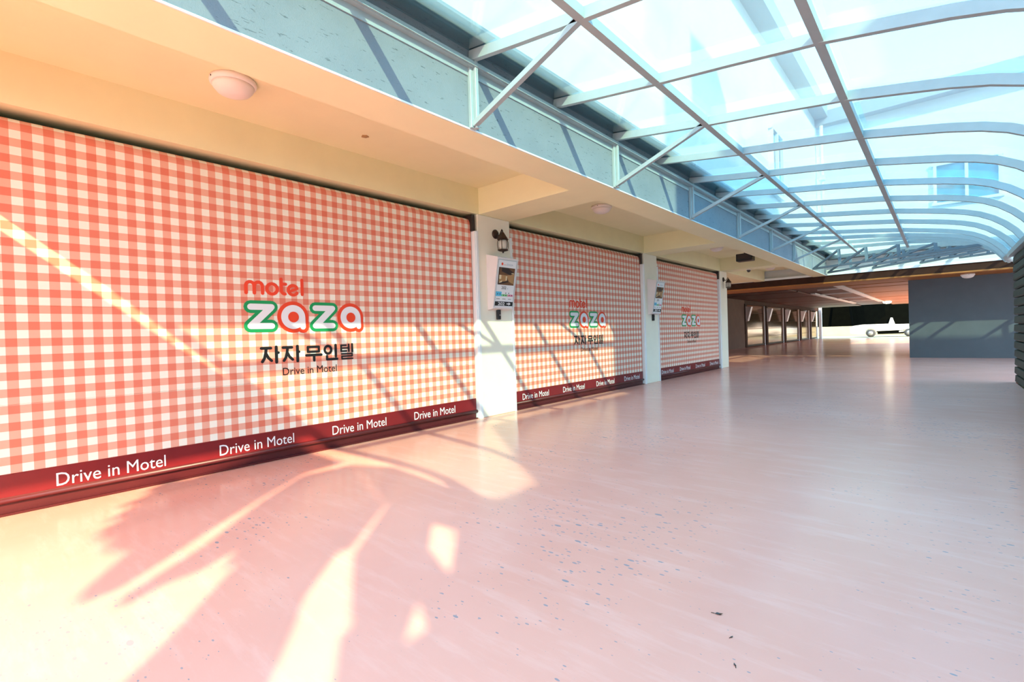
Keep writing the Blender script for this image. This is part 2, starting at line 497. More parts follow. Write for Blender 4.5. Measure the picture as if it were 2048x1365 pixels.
# upper storeys: left wing and far wing with eaves
struct(MB().box(-6, 1.6, -0.4, 18.3, 3.33, 7.7), 'wall_upper_left', M['facade'])
struct(MB().box(-6, 14, 18.3, 26, 2.72, 7.5), 'wall_upper_back', M['facade'])
struct(MB().box(-6, 1.95, -0.6, 17.95, 7.55, 7.95), 'eave_left', M['eave'], 'grey eave along the left wing')
struct(MB().box(-6, 14.3, 17.95, 26.3, 7.35, 7.75), 'eave_back', M['eave'], 'grey eave along the far wing')

def window(name, fn, u0, u1, v0, v1, splits, label):
    """framed window with panes; fn(u,v,t) maps onto the wall"""
    f = MB(); fw = 0.07
    def b(ua, ub, va, vb, ta, tb, m):
        m.add([fn(u, v, t) for u in (ua, ub) for v in (va, vb) for t in (ta, tb)],
              [(0, 1, 3, 2), (4, 6, 7, 5), (0, 4, 5, 1), (2, 3, 7, 6), (0, 2, 6, 4), (1, 5, 7, 3)])
    b(u0 - fw, u1 + fw, v0 - fw, v0, 0, 0.09, f); b(u0 - fw, u1 + fw, v1, v1 + fw, 0, 0.09, f)
    us = [u0] + splits + [u1]
    for u in us: b(u - fw / 2, u + fw / 2, v0, v1, 0, 0.09, f)
    o = f.build(name, M['white']); o['kind'] = 'structure'
    for a, c in zip(us[:-1], us[1:]):
        m = MB(); b(a + fw / 2, c - fw / 2, v0, v1, 0.005, 0.03, m); m.build('pane', M['winglass'], o)
    return o
window('window_1', lambda u, v, t: (u, 18.3 - t, v), 4.42, 5.72, 4.42, 5.45, [5.07], '')
window('window_2', lambda u, v, t: (1.6 + t, u, v), 12.35, 13.3, 4.2, 5.6, [12.8], '')
tag(MB().tube([(1.78, 17.9, 3.4), (1.78, 17.9, 7.3)], 0.05).box(1.7, 1.86, 17.8, 18.0, 5.6, 5.75).build('downpipe', M['white']), 'white downpipe in the corner of the two upper wings', 'pipe')

# far building under the back beam
struct(MB().box(-14, 8, 18.2, 19.5, 2.44, 2.71), 'trim_7', M['brown'])
struct(MB().box(-14, 8, 18.165, 18.2, 2.66, 2.73), 'trim_8', M['white'])
struct(MB().box(-14, 8, 18.17, 18.21, 2.41, 2.45).box(-14, 8, 18.21, 19.5, 2.40, 2.44), 'trim_9', M['orange'])
struct(MB().box(3.74, 12, 19.5, 22.5, 0, 2.44), 'wall_back', M['grey'])
ceil_b = struct(MB().box(-5, 3.9, 19.5, 48.6, 2.70, 2.78), 'ceiling_back', M['brown2'])
for k, yy in enumerate([19.5, 23.1, 25.0, 29.3, 34.8, 38.8, 43.0]):
    y2 = [23.1, 25.0, 29.3, 34.8, 38.8, 43.0, 48.6][k]
    MB().bbox(1.66, 3.85, yy + 0.14, y2 - 0.14, 2.62, 2.70, 0.012).build('ceiling_board', M['orange'], ceil_b)
    MB().bbox(-4.9, -0.35, yy + 0.12, y2 - 0.12, 2.64, 2.70, 0.012).build('ceiling_board', M['brown2'], ceil_b)
fr = thing('ceiling_frame', 'white ladder shaped frame fixed under the orange far ceiling', 'frame', (0.6, 22.5, 2.6))
MB().box(1.36, 1.64, 22.5, 41, 2.60, 2.66).build('rail', M['white'], fr, ); fr.children[-1].location = -Vector((0.6, 22.5, 2.6))
MB().box(-0.18, 0.02, 27.0, 42, 2.60, 2.66).build('rail', M['white'], fr); fr.children[-1].location = -Vector((0.6, 22.5, 2.6))
for yy in (24.6, 28.3, 33.5, 38.0):
    o = MB().box(-0.1 if yy > 27 else 0.5, 1.45, yy - 0.09, yy + 0.09, 2.61, 2.65).build('crossbar', M['white'], fr)
    o.location = -Vector((0.6, 22.5, 2.6))
struct(MB().box(-3.95, -3.7, 20.5, 28.9, 0, 2.70).box(-3.72, -3.69, 20.5, 28.9, 0, 0.75), 'wall_far_left', M['tanwall'])
struct(MB().box(-9, -3.95, 28.9, 50.5, 0, 2.9), 'wall_far_row', M['brown'])
struct(MB().box(-3.4, -3.2, 48.9, 49.2, 0, 2.75), 'trim_10', M['white'])

# ------------------------------------------------------------------ green board wall on the right
gw = struct(MB().box(5.47, 5.65, 0.0, 11.9, 0, 2.15), 'wall_right', M['green'])
nz = 15; hgt = 2.15 / nz
for k in range(nz):
    y0 = 0.0
    m = MB()
    pts = []
    n = 24
    for side in (0, 1):
        for j in range(n + 1):
            yy = y0 + (11.9 - y0) * j / n
            zz = k * hgt + (0.004 if side == 0 else hgt - 0.004) + random.uniform(-.003, .003)
            pts.append((yy, zz))
    vs = []; fs = []
    off = random.uniform(-0.003, 0.003)
    for j in range(n + 1):
        a = pts[j]; b = pts[n + 1 + j]
        w = random.uniform(-.002, .002)
        vs += [(5.48, a[0], a[1]), (5.425 + off + w + 0.006, a[0], a[1]), (5.415 + off + w, a[0], a[1] + 0.02), (5.42 + off + w, b[0], b[1] - 0.015), (5.48, b[0], b[1])]
    for j in range(n):
        for q in range(4):
            a = j * 5 + q
            fs.append((a, a + 1, a + 6, a + 5))
    fs += [(0, 1, 2, 3, 4), tuple(n * 5 + q for q in (4, 3, 2, 1, 0))]
    m.add(vs, fs)
    m.build('board', M['green'], gw)
MB().box(5.36, 5.62, 0, 12.0, 2.15, 2.20).build('coping', M['steel'], gw)

# ------------------------------------------------------------------ roller shutters
def wallfn(x0):
    return lambda u, v, t: (x0 + t, u, v)

def logo(parent, cy, xw, detail=True):
    fn = wallfn(xw)
    c0 = 2.207
    F = lambda u, v, t: fn(u - c0 + cy, v, t)
    g = MB(); w = MB(); r = MB(); dt = MB()
    for du in (0.0, 0.587):
        g = MB(); w = MB(); w2 = MB(); r0 = MB(); dt = MB()
        zp = [(1.682 + du, 1.381), (1.860 + du, 1.381), (1.679 + du, 1.211), (1.858 + du, 1.211)]
        stroke(g, zp, 0.056, F, 0, 0.002)
        stroke(w, zp[:2], 0.027, F, 0.004, 0.006)
        stroke(w, [(1.852 + du, 1.376), (1.688 + du, 1.216)], 0.030, F, 0.004, 0.006)
        stroke(w, zp[2:], 0.027, F, 0.004, 0.006)
        c = (2.055 + du, 1.293)
        r0.prism(ring_pts(c, 0.146), F, 0, 0.0018)
        stroke(r0, [(c[0] + 0.086, c[1]), (c[0] + 0.089, c[1] - 0.095)], 0.056, F, 0, 0.002)
        w2.prism(ring_pts(c, 0.112), F, 0.004, 0.0058)
        stroke(w2, [(c[0] + 0.086, c[1]), (c[0] + 0.088, c[1] - 0.092)], 0.026, F, 0.004, 0.006)
        dt.prism(ring_pts(c, 0.050, 28), F, 0.008, 0.0095)
        g.build('letter_z', M['print_green'], parent, label='green outlined logo letter z')
        w.build('letter_z_fill', M['print_logo_white'], parent, label='white fill of a logo z')
        r0.build('letter_a', M['print_red'], parent, label='red outlined logo letter a')
        w2.build('letter_a_fill', M['print_logo_white'], parent, label='white fill of a logo a')
        dt.build('letter_dot', M['print_red'], parent, label='red dot inside a logo a')
    R = 0.0145; t0, t1 = 0, 0.002
    stroke(r, [(1.652, 1.503), (1.652, 1.566)] + arc((1.686, 1.566), 0.034, 180, 0) + [(1.720, 1.503)], R, F, t0, t1)
    stroke(r, [(1.720, 1.566)] + arc((1.755, 1.566), 0.034, 180, 0) + [(1.789, 1.503)], R, F, t0, t1)
    stroke(r, arc((1.872, 1.546), 0.046, 0, 360, 24), R, F, t0, t1)
    stroke(r, [(1.955, 1.640), (1.955, 1.535)] + arc((1.985, 1.535), 0.030, 180, 275, 8), R, F, t0, t1)
    stroke(r, [(1.955, 1.595), (1.994, 1.595)], R, F, t0, t1)
    stroke(r, arc((2.062, 1.543), 0.044, -35, -320, 20), R, F, t0, t1)
    stroke(r, [(2.025, 1.528), (2.102, 1.560)], R * 0.8, F, t0, t1)
    stroke(r, [(2.148, 1.642), (2.148, 1.506)], R, F, t0, t1)
    r.build('logo_lettering', M['print_red'], parent, label='red rounded motel word')
    k = MB(); K = lambda pts, q=0.0125: stroke(k, pts, q, F, 0.0, 0.002)
    for o, s1, tk_ in ((1.802, 1.890, 1.915), (1.992, 2.083, 2.104)):
        K([(o - 0.042, 1.012), (o + 0.040, 1.012)], 0.0125)
        K([(o, 1.008), (o - 0.006, 0.965), (o - 0.018, 0.920), (o - 0.036, 0.892)], 0.0125)
        K([(o - 0.004, 0.965), (o + 0.016, 0.925), (o + 0.044, 0.898)], 0.0125)
        K([(s1, 1.020), (s1, 0.882)], 0.0135); K([(s1, 0.968), (tk_ - 0.006, 0.968)], 0.0115)
    K([(2.183, 1.008), (2.292, 1.008), (2.292, 0.962), (2.183, 0.962), (2.183, 1.008)], 0.0115)
    K([(2.168, 0.930), (2.316, 0.930)], 0.0125); K([(2.243, 0.925), (2.243, 0.878)], 0.0125)
    K([(2.386 + 0.034 * math.cos(q * math.pi / 10), 0.974 + 0.037 * math.sin(q * math.pi / 10)) for q in range(21)], 0.0120)
    K([(2.467, 1.018), (2.467, 0.905)], 0.0130); K([(2.374, 0.912), (2.374, 0.880), (2.480, 0.880)], 0.0120)
    K([(2.528, 1.012), (2.580, 1.012)], 0.0085); K([(2.528, 0.984), (2.576, 0.984)], 0.0075)
    K([(2.528, 0.954), (2.584, 0.954)], 0.0085); K([(2.526, 1.012), (2.526, 0.954)], 0.0095)
    K([(2.586, 0.984), (2.610, 0.984)], 0.0075); K([(2.610, 1.020), (2.610, 0.950)], 0.0090); K([(2.648, 1.022), (2.648, 0.946)], 0.0105)
    K([(2.530, 0.926), (2.646, 0.926), (2.646, 0.902), (2.532, 0.902), (2.532, 0.876), (2.650, 0.876)], 0.0080)
    k.build('korean_lettering', M['print_black'], parent, label='bold black Korean motel name')
    text_fit('Drive in Motel', F, 1.942, 2.470, 0.757, 0.068, 0.002, 0.0).build('small_lettering', M['print_black'], parent, label='thin black Drive in Motel line')

def shutter(a, b, label, centre, tpos):
    root = thing('roller_shutter', label, 'shutter', (-0.03, a, 0), 'gingham roller shutters')
    L = -Vector((-0.03, a, 0))
    def put(mb, nm, mat, **k):
        o = mb.build(nm, mat, root, **k); o.location = L; return o
    xc = -0.045
    b2 = b - 0.085; a2 = a + 0.03
    # curtain: front sheet rolling back over the drum at the top
    m = MB(); prof = [(xc, 0.255), (xc, 0.70), (xc - 0.006, 0.705), (xc, 0.71), (xc, 1.35), (xc - .004, 1.355), (xc, 1.36), (xc, 1.95), (xc, 2.50)]
    for k in range(1, 8):
        q = math.pi / 2 * k / 7
        prof.append((xc - 0.06 + 0.06 * math.cos(q), 2.50 + 0.09 * math.sin(q)))
    prof2 = [(x - 0.012, z) for x, z in prof]
    pts = prof + prof2[::-1]
    n = len(pts); vs = [(x, yy, z) for yy in (a2, b2) for x, z in pts]
    fs = [(i, (i + 1) % n, (i + 1) % n + n, i + n) for i in range(n)]
    k = len(prof)
    for s0 in (0, n):
        fs += [(s0 + i, s0 + i + 1, s0 + n - 2 - i, s0 + n - 1 - i) for i in range(k - 1)]
    m.add(vs, fs)
    put(m, 'curtain', M['gingham'])
    put(MB().lathe([(0.055, a2 + 0.01), (0.055, b2 + 0.02)], (xc - 0.10, 0, 2.53), 'Y', 24), 'drum', M['dark'])
    put(MB().box(-0.30, -0.012, b2 - 0.01, b2 + 0.045, 2.42, 2.63), 'bracket', M['dark'])
    put(MB().box(-0.31, -0.30, a, b, 2.3, HB), 'backing', M['dark'])
    put(MB().bbox(xc - 0.022, xc + 0.004, a2, b2 + 0.004, 0.095, 0.262, 0.003), 'valance', M['maroon'])
    e = MB()
    e.lathe([(0.020, a2), (0.020, b2 + 0.01)], (xc + 0.008, 0, 0.095), 'Y', 16)
    e.box(xc - 0.03, xc - 0.002, a2, b2, 0.012, 0.09)
    e.box(xc - 0.02, xc + 0.035, a2, b2, 0.004, 0.014)
    put(e, 'bottom_bar', M['maroon_dark'])
    for (p, q) in ((b2 + 0.012, b - 0.002), (a, a2 - 0.004)):
        g = MB().bbox(xc - 0.04, 0.012, p, q, 0, 2.42, 0.004)
        g.box(0.004, 0.022, p + (q - p) * 0.3, p + (q - p) * 0.7, 0, 2.42)
        put(g, 'guide_rail', M['white'])
    fn = wallfn(xc + 0.0045)
    for u in tpos:
        o = text_fit('Drive in Motel', fn, u, u + 0.622, 0.128, 0.088, 0.0, 0.0).build('lettering', M['print_white'], root, label='white Drive in Motel on the maroon band'); o.location = L
    had = set(o.name for o in root.children)
    logo(root, centre, xc + 0.001)
    for ch in list(root.children):
        if ch.name not in had: ch.location = L
    return root
for (a, b), lab, c, tp in zip(doors,
        ['large red gingham roller shutter filling the left half of the photo', 'red gingham roller shutter in the middle between the two sign boxes', 'smallest red gingham roller shutter, farthest along the ivory wall'],
        [2.207, 7.13, 11.70], [[0.402, 1.400, 2.402, 3.398], [5.316, 6.314, 7.312, 8.310], [9.96, 10.93, 11.90, 12.87]]):
    shutter(a, b, lab, c, tp)

# ------------------------------------------------------------------ price boxes
def price_box(y0, room, label, full=True):
    root = thing('sign_box', label, 'sign', (0, y0, 1.41), 'tilted room sign boxes')
    L = -Vector((0, y0, 1.41)); w = 0.405
    def put(mb, nm, mat, **k):
        if not mb.v: return
        o = mb.build(nm, mat, root, **k); o.location = L; return o
    A = Vector((0.09, 0, 1.424)); B = Vector((0.205, 0, 2.085))
    vs = [(x, y, z) for y in (y0, y0 + w) for x, z in ((0, 1.406), (A.x, A.z), (B.x, B.z), (0, 2.14))]
    put(MB().add(vs, [(0, 1, 2, 3), (7, 6, 5, 4), (0, 4, 5, 1), (1, 5, 6, 2), (2, 6, 7, 3), (3, 7, 4, 0)]), 'box', M['pinkwhite'])
    H = (B - A).length; up = (B - A) / H; nrm = Vector((up.z, 0, -up.x))
    def F(u, v, t):
        p = A + up * (v * H) + nrm * t
        return (p.x, y0 + u * w, p.z)
    R = lambda m, u0, u1, v0, v1, t0, t1: m.prism([(u0, v0), (u1, v0), (u1, v1), (u0, v1)], F, t0, t1)
    put(R(MB(), 0.04, 0.93, 0.03, 0.96, 0.0005, 0.005), 'sign_panel', M['print_white'])
    fr_ = MB()
    for q in ((0.04, 0.93, 0.95, 0.96), (0.035, 0.05, 0.03, 0.96), (0.92, 0.935, 0.03, 0.96)): R(fr_, *q, 0.004, 0.009)
    put(fr_, 'sign_frame', M['steel'])
    ph = R(MB(), 0.10, 0.88, 0.47, 0.81, 0.005, 0.0062); o = put(ph, 'photo_print', M['print_brown'], label='printed photo of a room interior')
    d = MB()
    d.prism([(0.23, 0.80), (0.55, 0.805), (0.86, 0.71), (0.66, 0.67), (0.24, 0.73)], F, 0.0062, 0.0072)
    d.prism([(0.10, 0.47), (0.62, 0.53), (0.58, 0.56), (0.10, 0.50)], F, 0.0062, 0.0072)
    R(d, 0.10, 0.14, 0.47, 0.80, 0.0062, 0.0070)
    put(d, 'photo_shadow', M['print_dark'])
    d = MB(); d.prism([(0.14, 0.66), (0.5, 0.66), (0.5, 0.55), (0.14, 0.52)], F, 0.0062, 0.0068)
    d.prism([(0.50, 0.66), (0.86, 0.70), (0.86, 0.50), (0.62, 0.54)], F, 0.0062, 0.0068)
    put(d, 'photo_wall', M['print_tan'])
    d = MB(); R(d, 0.14, 0.24, 0.58, 0.66, 0.0068, 0.0076); R(d, 0.46, 0.52, 0.56, 0.645, 0.0068, 0.0076)
    d.prism([(0.14, 0.50), (0.28, 0.52), (0.30, 0.555), (0.2, 0.53)], F, 0.0068, 0.0076); R(d, 0.72, 0.84, 0.70, 0.715, 0.0072, 0.008)
    put(d, 'photo_highlight', M['print_cream'])
    d = MB(); d.prism(ring_pts((0.24, 0.875), 0.045, 16), lambda u, v, t: F(0.24 + (u - 0.24) * 1.0, 0.875 + (v - 0.875) * w / H, t), 0.005, 0.006)
    t_ = text_fit('motel', F, 0.31, 0.43, 0.855, 0.018, 0.005, 0.01); d.add(t_.v, t_.f)
    put(d, 'header_mark', M['print_red'])
    put(text_fit('ZAZA', F, 0.45, 0.76, 0.852, 0.036, 0.005, 0.0), 'header_lettering', M['eave'])
    put(text_fit(room, F, 0.30, 0.53, 0.385, 0.058, 0.005, 0.01), 'room_number', M['print_black'])
    put(text_fit('호', F, 0.57, 0.63, 0.388, 0.028, 0.005, 0.0), 'number_suffix', M['eave'])
    put(R(MB(), 0.06, 0.33, 0.245, 0.335, 0.005, 0.006), 'blue_cell', M['print_blue'])
    put(R(MB(), 0.33, 0.62, 0.245, 0.287, 0.005, 0.006), 'green_cell', M['print_lime'])
    put(R(MB(), 0.62, 0.90, 0.245, 0.287, 0.005, 0.006), 'pink_cell', M['print_pink'])
    d = MB()
    for u in (0.13, 0.24, 0.42, 0.53, 0.70, 0.81): R(d, u, u + 0.03, 0.255 + (0.02 if u < .3 else 0), 0.28 + (0.02 if u < .3 else 0), 0.006, 0.0068)
    for u in (0.52, 0.66): R(d, u, u + 0.035, 0.30, 0.32, 0.005, 0.0058)
    for u in (0.12, 0.40, 0.68):
        for q in range(4): R(d, u + q * 0.04, u + q * 0.04 + 0.022, 0.185, 0.20, 0.005, 0.0058)
    put(d, 'price_marks', M['print_dark'])
    put(R(MB(), 0.04, 0.925, 0.055, 0.14, 0.0052, 0.0065), 'number_band', M['print_black'])
    d = text_fit(room, F, 0.20, 0.52, 0.066, 0.062, 0.0065, 0.02)
    R(d, 0.62, 0.72, 0.088, 0.108, 0.0065, 0.0085); d.prism([(0.72, 0.068), (0.82, 0.098), (0.72, 0.128)], F, 0.0065, 0.0085)
    put(d, 'number_lettering', M['print_white'], label='white room number and arrow')
    return root
price_box(4.615, '202', 'white tilted sign box with 202 and an arrow, nearest pillar')
price_box(9.30, '203', 'smaller white tilted sign box on the second pillar, beside the middle shutter')
for y0, lab in ((4.80, 'black key switch below the sign box on the nearest pillar'), (9.50, 'black key switch below the sign box on the second pillar')):
    sw = thing('key_switch', lab, 'switch', (0, y0, 1.28), 'key switches under the sign boxes')
    for mb, nm, mt in ((MB().bbox(0, 0.035, -0.033, 0.033, 0.0, 0.15, 0.006), 'case', M['black']),
                       (MB().bbox(0.035, 0.042, -0.018, 0.018, 0.04, 0.12, 0.003), 'cover', M['dark']),
                       (MB().lathe([(0.010, 0.04), (0.010, 0.048)], (0, 0, 0.06), 'X', 12), 'keyhole', M['hub'])):
        mb.build(nm, mt, sw)

# ------------------------------------------------------------------ wall lanterns
def lantern(loc, label):
    r = thing('wall_lantern', label, 'lamp', loc, 'wall lanterns on the pillars')
    MB().lathe([(0.062, 0.0), (0.062, 0.012), (0.045, 0.022), (0.018, 0.03)], (0, 0, 0.03), 'X', 20).build('wall_plate', M['bronze'], r)
    MB().tube([(0.02, 0, 0.03), (0.05, 0, 0.0), (0.075, 0, 0.0), (0.10, 0, 0.035), (0.125, 0, 0.075), (0.135, 0, 0.055), (0.135, 0, 0.03)], 0.008).build('arm', M['bronze'], r)
    cx = 0.135
    MB().lathe([(0.012, 0.04), (0.022, 0.03), (0.035, 0.01), (0.075, -0.05), (0.082, -0.062), (0.074, -0.066)], (cx, 0, 0), 'Z', 6, False).build('cap', M['bronze'], r)
    MB().lathe([(0.048, -0.07), (0.062, -0.11), (0.062, -0.16), (0.048, -0.198)], (cx, 0, 0), 'Z', 12).build('glass', M['lglass'], r)
    MB().lathe([(0.074, -0.196), (0.076, -0.206), (0.05, -0.215), (0.015, -0.222), (0.010, -0.24)], (cx, 0, 0), 'Z', 6, False).build('base_ring', M['bronze'], r)
    MB().lathe([(0.012, -0.19), (0.012, -0.12), (0.006, -0.10)], (cx, 0, 0), 'Z', 10).build('candle', M['print_cream'], r)
    for k in range(6):
        a = math.pi * 2 * k / 6
        pth = [(cx + q * math.cos(a), q * math.sin(a), z) for q, z in ((0.064, -0.062), (0.074, -0.10), (0.076, -0.135), (0.072, -0.17), (0.064, -0.20))]
        MB().tube(pth, 0.0045, 5).build('rib', M['bronze'], r)
    return r
lantern((0, 4.80, 2.40), 'bronze caged wall lantern above the 202 sign box')
lantern((0, 13.95, 2.40), 'small caged wall lantern on the far end pillar')

# ------------------------------------------------------------------ ceiling dome lights
dome0 = None
for k, (x, y, z, lab) in enumerate([(0.63, 1.37, 2.985, 'white oval dome ceiling light nearest, above the large shutter'),
        (0.65, 6.49, 2.985, 'white dome ceiling light above the middle shutter'),
        (0.60, 11.67, 2.985, 'white dome ceiling light above the far shutter, left of the black box'),
        (0.48, 16.9, 2.985, 'faint white dome ceiling light past the end pillar, farthest under the soffit'),
        (5.07, 18.8, 2.40, 'white dome light under the brown beam, above the grey wall')]):
    if dome0 is None:
        d = thing('ceiling_light', lab, 'lamp', (x, y, z), 'dome ceiling lights')
        MB().lathe([(0.150, 0.0), (0.155, -0.02), (0.150, -0.035), (0.140, -0.042)], (0, 0, 0), 'Z', 40).build('base_ring', M['dome'], d)
        MB().lathe([(0.140, -0.038), (0.132, -0.062), (0.108, -0.090), (0.07, -0.108), (0.03, -0.115)], (0, 0, 0), 'Z', 40).build('diffuser', M['dome'], d)
        MB().lathe([(0.006, 0.0), (0.006, 0.006)], (0.02, -0.155, -0.022), 'Y', 8).build('sensor', M['black'], d)
        dome0 = d
    else:
        d = dup(dome0); d.location = (x, y, z); d['label'] = lab
lb = thing('ceiling_light', 'small lit warm ceiling light far under the orange ceiling near the opening', 'lamp', (1.75, 42.0, 2.65))
MB().lathe([(0.26, 0.0), (0.26, -0.04)], (0, 0, 0), 'Z', 24).build('base_ring', M['dome'], lb)
MB().lathe([(0.24, -0.04), (0.2, -0.13), (0.08, -0.17)], (0, 0, 0), 'Z', 24).build('diffuser', M['lit'], lb)

sp_ = thing('speaker', 'black box speaker hanging under the soffit near the end pillar', 'speaker', (0.95, 12.7, 2.91))
MB().bbox(-0.20, 0.17, -0.12, 0.12, -0.21, -0.03, 0.012).build('cabinet', M['black'], sp_)
MB().box(-0.17, 0.14, -0.132, -0.118, -0.155, -0.045).build('grille', M['dark'], sp_)
MB().box(-0.04, 0.0, -0.02, 0.02, -0.04, 0.07).build('bracket', M['dark'], sp_)
st_ = MB().prism([(0.40, 2.56), (0.44, 2.545), (0.465, 2.575), (0.45, 2.61), (0.41, 2.60)], lambda u, v, t: (u, v, t), 2.978, 2.987)
o = st_.build('rust_patch', M['print_tan'], bpy.data.objects['ceiling'])
for k, (x, y, a) in enumerate([(3.847, 1.827, 0.4), (3.928, 1.716, 1.3), (3.981, 1.577, 2.2)]):
    lt = ['largest curled dead leaf on the pink floor, right of centre', 'small dead leaf crumb just in front of the curled leaf', 'thin dry leaf stalk nearest the camera on the pink floor'][k]
    sz = (0.013, 0.006, 0.007)[k]
    m = MB(); pts = [(-1, 0, .1), (-.3, .5, .5), (.5, .45, .2), (1.3, 0, .7), (.4, -.4, .1), (-.4, -.45, .3), (0.1, 0, 0.02)]
    m.add([(px * sz, py * sz, 0.001 + pz * sz * 0.6) for px, py, pz in pts], [(0, 1, 6), (1, 2, 6), (2, 3, 6), (3, 4, 6), (4, 5, 6), (5, 0, 6)])
    m.tube([(-sz, 0, 0.003), (-sz * 1.9, sz * 0.3, 0.002)], 0.0012, 5)
    o = m.build('dead_leaf', M['print_dark']); o.location = (x, y, 0); o.rotation_euler = (0, 0, a); tag(o, lt, 'leaf')
cm = thing('security_camera', 'tiny dark dome camera on the soffit behind the speaker', 'camera', (0.62, 14.1, 2.649))
MB().lathe([(0.05, 0.0), (0.05, -0.03), (0.035, -0.06), (0.01, -0.075)], (0, 0, 0), 'Z', 16).build('dome', M['dark'], cm)
MB().lathe([(0.062, 0.0), (0.058, -0.012)], (0, 0, 0), 'Z', 16).build('mount', M['dome'], cm)

# ------------------------------------------------------------------ canopy
PROF = [(1.79, 3.180), (2.30, 3.105), (2.81, 3.035), (3.35, 2.970), (3.917, 2.895), (4.30, 2.822), (4.55, 2.772), (4.77, 2.715), (4.93, 2.655), (5.07, 2.575), (5.19, 2.475), (5.29, 2.365), (5.37, 2.24), (5.40, 2.19)]
cp = thing('glass_canopy', 'blue tinted curved canopy on grey steel trusses over the driveway', 'canopy', (XF, 2.66, HB))
CL = -Vector((XF, 2.66, HB))
def cput(mb, nm, mat, **k):
    o = mb.build(nm, mat, cp, **k); o.location = CL; return o
RY = [0.48 + 1.09 * i for i in range(12)]     # 0.48 .. 12.47
RY = [y for y in RY if y < 12.6]
for y in RY:
    cput(MB().sweep([(x, y, z) for x, z in PROF], (0, 1, 0), 0.042, 0.075), 'rib', M['steel'])
def fan_pt(A, B, x, z, lift=0.0):
    t = (x - 1.79) / (5.40 - 1.79)
    return Vector((A[0] + (B[0] - A[0]) * t, A[1] + (B[1] - A[1]) * t, z + lift))
first = ((1.79, -0.98), (5.40, -0.20))
fans = [((1.79, 13.5), (5.40, 13.0)), ((1.79, 14.6), (5.42, 13.2)), ((1.79, 15.9), (5.44, 13.42)), ((1.82, 18.1), (5.50, 13.62)),
        ((2.95, 18.16), (5.62, 13.74)), ((4.05, 18.16), (5.80, 13.80)), ((5.15, 18.16), (6.05, 13.85)), ((6.3, 18.16), (6.45, 13.85)), ((7.4, 18.16), (7.4, 13.85)), ((8.6, 18.16), (8.6, 13.85)), ((9.8, 18.16), (9.8, 13.85)), ((11.0, 18.16), (11.0, 13.85))]
for A, B in [first] + fans:
    dr = Vector((B[0] - A[0], B[1] - A[1], 0)).normalized()
    cput(MB().sweep([fan_pt(A, B, x, z) for x, z in PROF], (-dr.y, dr.x, 0), 0.042, 0.075), 'rib', M['steel'])
# posts and braces
post_y = [0.48, 2.66, 4.84, 7.02, 9.2, 11.38, 13.5]
for y in post_y:
    cput(MB().bbox(XF, XF + 0.03, y - 0.035, y - 0.002, HB + 0.01, 3.16, 0.003).bbox(XF, XF + 0.055, y - 0.002, y + 0.03, HB + 0.01, 3.18, 0.003), 'post', M['steel'])
    zb = 3.035
    cput(MB().bar((XF + 0.03, y, HB + 0.04), (2.79, y, zb + 0.02), 0.042, 0.04, (0, 0, 1)), 'brace', M['steel'])
# purlins
for x, z, ye in ((2.81, 3.035, 16.7), (3.917, 2.897, 15.2)):
    cput(MB().bar((x, -0.98 + 0.215 * (x - 1.79), z + 0.033), (x, ye, z + 0.033), 0.055, 0.068), 'purlin', M['steel'])
# top angle along the fascia wall
cput(MB().box(XF, XF + 0.062, -0.44, 18.15, 3.125, 3.13).box(XF, XF + 0.008, -0.44, 18.15, 3.06, 3.18).box(XF, XF + 0.05, -0.44, 18.15, 3.12, 3.165), 'top_angle', M['steel'])
cput(MB().box(1.60, 2.03, -0.44, 18.2, 3.275, 3.30), 'flashing', M['flash'], label='dark flashing along the top of the grey wall')
cput(MB().box(1.8, 9, 18.0, 18.28, 3.14, 3.26), 'flashing', M['flash'])
# end trusses with bottom chords, verticals and diagonals
def truss(A, B, zl, zr):
    ca = Vector((A[0] + 0.03, A[1], zl)); t_end = 0.93
    def top(t):
        x = 1.79 + (5.40 - 1.79) * t
        for (x0, z0), (x1, z1) in zip(PROF[:-1], PROF[1:]):
            if x0 <= x <= x1: z = z0 + (z1 - z0) * (x - x0) / (x1 - x0)
        return fan_pt(A, B, x, z)
    e = top(t_end); cb = Vector((e.x, e.y, zr))
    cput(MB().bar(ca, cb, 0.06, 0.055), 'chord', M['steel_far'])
    ts = [0.0, 0.19, 0.36, 0.54, 0.72]
    for i, t in enumerate(ts[1:]):
        b = ca.lerp(cb, t / t_end); tp = top(t)
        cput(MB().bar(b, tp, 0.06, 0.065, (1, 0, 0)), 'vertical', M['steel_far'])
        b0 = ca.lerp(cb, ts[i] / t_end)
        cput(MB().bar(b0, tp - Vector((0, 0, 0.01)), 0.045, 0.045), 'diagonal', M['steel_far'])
truss(*fans[2], 2.68, 2.60)
truss(*fans[3], 2.74, 2.62)
truss(*fans[4], 2.76, 2.62)
truss(*fans[5], 2.78, 2.60)
truss(*fans[7], 2.78, 2.60)
truss(*fans[9], 2.78, 2.60)
cput(MB().bar((5.6, 16.9, 2.98), (11, 16.9, 2.98), 0.06, 0.07), 'purlin', M['steel'])
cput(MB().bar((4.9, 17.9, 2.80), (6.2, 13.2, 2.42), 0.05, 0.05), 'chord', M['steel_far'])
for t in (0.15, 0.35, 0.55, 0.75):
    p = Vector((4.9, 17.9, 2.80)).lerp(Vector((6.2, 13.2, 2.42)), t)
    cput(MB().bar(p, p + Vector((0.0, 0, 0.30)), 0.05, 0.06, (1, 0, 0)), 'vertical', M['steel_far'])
# gutter where the ribs land
cput(MB().bar((5.42, 0.1, 2.21), (5.42, 12.0, 2.21), 0.10, 0.07), 'gutter', M['steel'])
cput(MB().tube([(5.42, 12.0, 2.22), (5.42, 12.9, 2.24), (5.5, 13.55, 2.25), (5.85, 13.85, 2.25), (7.4, 13.95, 2.25)], 0.05), 'gutter', M['steel'])
